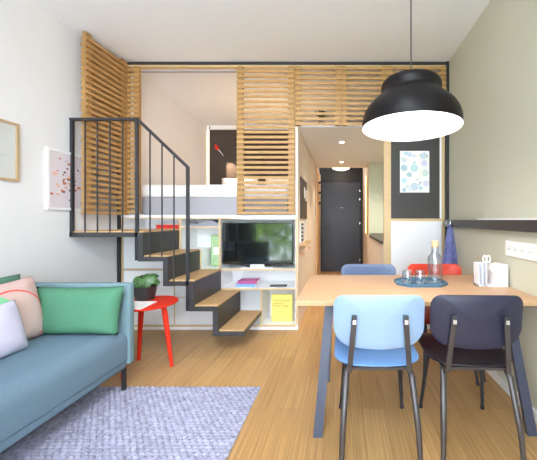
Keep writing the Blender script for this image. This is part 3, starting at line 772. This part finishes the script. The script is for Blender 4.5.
# cushions
Mg = frame_axes((-1.778, 2.005, .592), (1,0,.006), (0,.20,1))
tag(pillow_bm(.60, .315, .14, Mg, pinch=.05).build('cushion', mat('green_linen', (84,134,106), .95, var=.12, scale=140, bump=.4, bscale=420, spec=.1), smooth=180), 'long mint green cushion leaning on the sofa far armrest', 'cushion', 'cushions on the sofa')
Md = frame_axes((-2.165, 1.765, .635), (0,1,0), (-.13,0,1))
tag(pillow_bm(.54, .40, .10, Md, pinch=.03).build('cushion', mat('dark_green_linen', (92,132,114), .95, var=.06, scale=160, spec=.1), smooth=180), 'dark green cushion mostly hidden behind the pink cushion', 'cushion', 'cushions on the sofa')
def pink():
    m = mat('pink_linen', (212,182,176), .95, var=.04, scale=140, bump=.3, bscale=420, spec=.1)
    nt = m.node_tree; b = nt.nodes['Principled BSDF']; old = b.inputs['Base Color'].links[0].from_socket
    tc = nt.nodes.new('ShaderNodeTexCoord')
    def ringmask(c, rad, w, inside=False):
        vm = nt.nodes.new('ShaderNodeVectorMath'); vm.operation = 'DISTANCE'; vm.inputs[1].default_value = c
        sx = nt.nodes.new('ShaderNodeVectorMath'); sx.operation = 'MULTIPLY'; sx.inputs[1].default_value = (0,1,1)
        nt.links.new(tc.outputs['Object'], sx.inputs[0]); nt.links.new(sx.outputs[0], vm.inputs[0])
        s1 = nt.nodes.new('ShaderNodeMath'); s1.operation = 'SUBTRACT'; s1.inputs[1].default_value = rad
        nt.links.new(vm.outputs['Value'], s1.inputs[0])
        a = s1
        if not inside:
            a = nt.nodes.new('ShaderNodeMath'); a.operation = 'ABSOLUTE'; nt.links.new(s1.outputs[0], a.inputs[0])
        l = nt.nodes.new('ShaderNodeMath'); l.operation = 'LESS_THAN'; l.inputs[1].default_value = w
        nt.links.new(a.outputs[0], l.inputs[0]); return l.outputs[0]
    def over(base, mask, col):
        x = nt.nodes.new('ShaderNodeMix'); x.data_type = 'RGBA'; x.inputs['B'].default_value = (*lin(col), 1)
        nt.links.new(mask, x.inputs['Factor']); nt.links.new(base, x.inputs['A']); return x.outputs['Result']
    c = over(old, ringmask((0, 1.775, .59), .185, .0045), (226,92,78))
    c = over(c, ringmask((0, 1.695, .675), .082, 0, True), (130,200,150))
    nt.links.new(c, b.inputs['Base Color'])
    return m
Mp = frame_axes((-2.010, 1.775, .628), (0,1,.03), (-.22,.07,1))
tag(pillow_bm(.42, .40, .15, Mp, pinch=.06).build('cushion', pink(), smooth=180), 'square pink cushion with red arc line on the sofa', 'cushion', 'cushions on the sofa')
Ml = frame_axes((-1.900, 1.575, .575), (0,1,.04), (-.24,.06,1))
lil = mat('lilac_linen', (206,201,222), .95, var=.05, scale=4, bump=.3, bscale=420, spec=.1)
tag(pillow_bm(.40, .30, .13, Ml, pinch=.06).build('cushion', lil, smooth=180), 'pale lilac white cushion in front of the pink cushion', 'cushion', 'cushions on the sofa')

# ------------------------------------------------------------------ side table and plant
cx, cy, tz = -1.575, 2.43, .53
t = thing('side_table', 'round red side table between the sofa and staircase', 'side table', (cx, cy, 0))
MB().lathe([(0,-.018),(.208,-.018),(.218,-.012),(.220,-.004),(.217,0),(0,0)], (cx, cy, tz), 56).build('tabletop', M['red'], t, smooth=40)
for fx, fy in ((-1.388, 2.445), (-1.735, 2.555), (-1.648, 2.245)):
    dx, dy = fx-cx, fy-cy
    MB().tube([(fx, fy, 0.0), (cx+dx*.72, cy+dy*.72, .42), (cx+dx*.66, cy+dy*.66, .49), (cx+dx*.45, cy+dy*.45, .512)], [.013, .021, .020, .012], 12).build('leg', M['red'], t, smooth=60)
mb = MB().prism([(-1.497, 2.226), (-1.50, 2.428), (-1.79, 2.436), (-1.75, 2.25)], 'z', tz+.0005, tz+.008)
tag(mb.build('paper_sheets', M['paper']), 'white paper sheets on red table before the plant pot', 'paper')
pxx, pyy, pzz = -1.650, 2.512, tz+.0005
t = thing('potted_plant', 'round-leaved green plant in dark pot on red table', 'plant', (pxx, pyy, pzz))
MB().lathe([(0,0),(.064,0),(.069,.004),(.090,.115),(.092,.118),(.086,.118),(.083,.10),(0,.10)], (pxx, pyy, pzz), 40).build('pot', mat('pot_black', (48,44,46), .4), t, smooth=40)
MB().lathe([(0,.104),(.083,.101)], (pxx, pyy, pzz), 24).build('soil', mat('soil', (60,46,36), .95), t)
mb = MB(); random.seed(5)
def rleaf(mb, c, nrm, r):
    nrm = Vector(nrm).normalized(); a = nrm.cross(Vector((.3,.2,1))).normalized(); b = nrm.cross(a); n = 14
    cc = mb.bm.verts.new(Vector(c)-nrm*r*.15); mid = []; out = []
    for k in range(n):
        th = 2*PI*k/n; e = a*math.cos(th)+b*math.sin(th)*.85
        mid.append(mb.bm.verts.new(Vector(c)+e*r*.55+nrm*.004)); out.append(mb.bm.verts.new(Vector(c)+e*r-nrm*r*.12))
    for k in range(n):
        j = (k+1) % n
        mb.bm.faces.new((cc, mid[k], mid[j])); mb.bm.faces.new((mid[k], out[k], out[j], mid[j]))
lv = []
for k, (dx, dy, dz, nx_, ny_, nz_, r) in enumerate(((-.055,-.03,.165,-.3,-1,.5,.045),(.012,-.05,.150,.2,-1,.35,.040),(.060,-.02,.175,.5,-.8,.5,.046),(-.01,.02,.190,-.2,-.7,.8,.042),
        (-.085,.0,.140,-.8,-.5,.6,.036),(.092,.01,.145,.9,-.4,.4,.030),(-.03,-.06,.130,-.2,-1,.2,.034),(.045,.05,.195,.5,-.3,.9,.036),(-.06,.05,.185,-.5,.3,.9,.040),(.02,.075,.165,.1,.8,.7,.040),(.055,-.055,.130,.4,-1,.1,.028))):
    c = Vector((pxx+dx, pyy+dy, pzz+dz)); lv.append(c); rleaf(mb, c, (nx_, ny_, nz_), r)
mb.build('leaves', mat('plant_leaf', (66,104,54), .35, var=.6, scale=38), t, smooth=180)
mb = MB()
for c in lv: mb.tube([(pxx, pyy, pzz+.10), c-Vector((0,0,.006))], .003, 6)
mb.build('stems', mat('stem', (120,140,80), .6), t, smooth=60)

# ------------------------------------------------------------------ behind the camera: curtain and tree seen mirrored in the television
mb = MB(); pts = []
n = 90
for i in range(n+1):
    y = BY+.06+(1.55)*i/n; pts.append((LX+.06+.032*math.sin(i*.72), y))
poly = pts+[(x+.006, y) for x, y in pts[::-1]]
mb.prism(poly, 'z', .02, 2.85)
tag(mb.build('curtain', mat('charcoal_curtain', (58,58,64), .95)), 'charcoal curtain gathered on left wall, seen mirrored in the television', 'curtain')
for xa, xb, lab in ((-1.22, -.86, 'pale grey curtain at the window, seen mirrored in television'),):
    pts = [(xa+(xb-xa)*i/60, BY+.10+.03*math.sin(i*.8)) for i in range(61)]
    mb = MB().prism(pts+[(x, y+.006) for x, y in pts[::-1]], 'z', .02, 2.85)
    tag(mb.build('curtain', mat('pale_curtain', (190,180,166), .95)), lab, 'curtain')
mb = MB(); random.seed(21)
for k in range(6000):
    c = Vector((random.uniform(-5.6, -1.6), random.uniform(-8.0, -6.0), random.uniform(-2.6, 1.9)))
    if noise.noise(c*.55) < -.12: continue
    d = Vector((random.uniform(-1,1), random.uniform(-1,1), random.uniform(-1,1)))
    leaf(mb, c, d, random.uniform(.22,.4), random.uniform(.12,.2))
o = mb.build('foliage', mat('tree_leaf', (150,185,70), .6, var=.4, scale=2)); o['kind'] = 'stuff'; o['label'] = 'green tree foliage outside the window, mirrored in the television'; o['category'] = 'foliage'

# ------------------------------------------------------------------ daylight, lamp bulbs and added fills
w = bpy.data.worlds.new('sky'); S.world = w; w.use_nodes = True
nt = w.node_tree; bg = nt.nodes['Background']
bg.inputs['Color'].default_value = (.76, .875, 1.0, 1); bg.inputs['Strength'].default_value = 5.0
def portal(x0, x1, z0, z1):
    l = bpy.data.lights.new('window_portal', 'AREA'); l.shape = 'RECTANGLE'; l.size = x1-x0; l.size_y = z1-z0
    o = bpy.data.objects.new('window_portal', l); COL.objects.link(o)
    o.location = ((x0+x1)/2, BY-.11, (z0+z1)/2); o.rotation_euler = (PI/2, 0, PI)
    l.cycles.is_portal = True
    return o
portal(LX+.08, RX-.1, .06, 2.70)
pt_light('pendant_bulb', 'SPOT', (PX, PD, PZ-.02), 16, (255,244,230), .2, spot_size=2.6, spot_blend=.8)
rl = pt_light('room_fill_spot', 'SPOT', (-.3, .1, 2.8), 150, (240,246,255), .35, spot_size=1.5, spot_blend=1.0)  # added fill spot without a fixture, lifts the storage wall and stairs
rl.rotation_euler = (Vector((-1.0, 3.25, .9))-rl.location).to_track_quat('-Z','Y').to_euler()
pt_light('dome_bulb', 'POINT', (0, 6.4, 2.22), 2, WARM, .15)
pt_light('kitchen_fill', 'SPOT', (.85, 4.3, 2.2), 45, (255,240,215), .08, spot_size=2.4, spot_blend=.7)  # unseen fill added to brighten the kitchen niche
pt_light('loft_fill', 'POINT', (-.9, 4.4, 2.15), 6, (255,210,160), .3)  # added fill hanging free in the loft, evens out its light

# ------------------------------------------------------------------ camera
c = bpy.data.cameras.new('camera'); co = bpy.data.objects.new('camera', c); COL.objects.link(co)
co.location = (0, 0, EYE); co.rotation_euler = (PI/2, 0, 0)
c.sensor_fit = 'HORIZONTAL'; c.sensor_width = 36; c.lens = F/537*36
c.shift_x = -(CX-268.5)/537; c.shift_y = (CY-230)/537
c.clip_start = .02
S.camera = co
vs = S.view_settings; vs.view_transform = 'Standard'; vs.look = 'None'; vs.gamma = 1; vs.exposure = 1.36; vs.use_curve_mapping = False
S.cycles.max_bounces = 12; S.cycles.diffuse_bounces = 8; S.cycles.transparent_max_bounces = 12
S.cycles.sample_clamp_indirect = 6
S.cycles.use_denoising = True
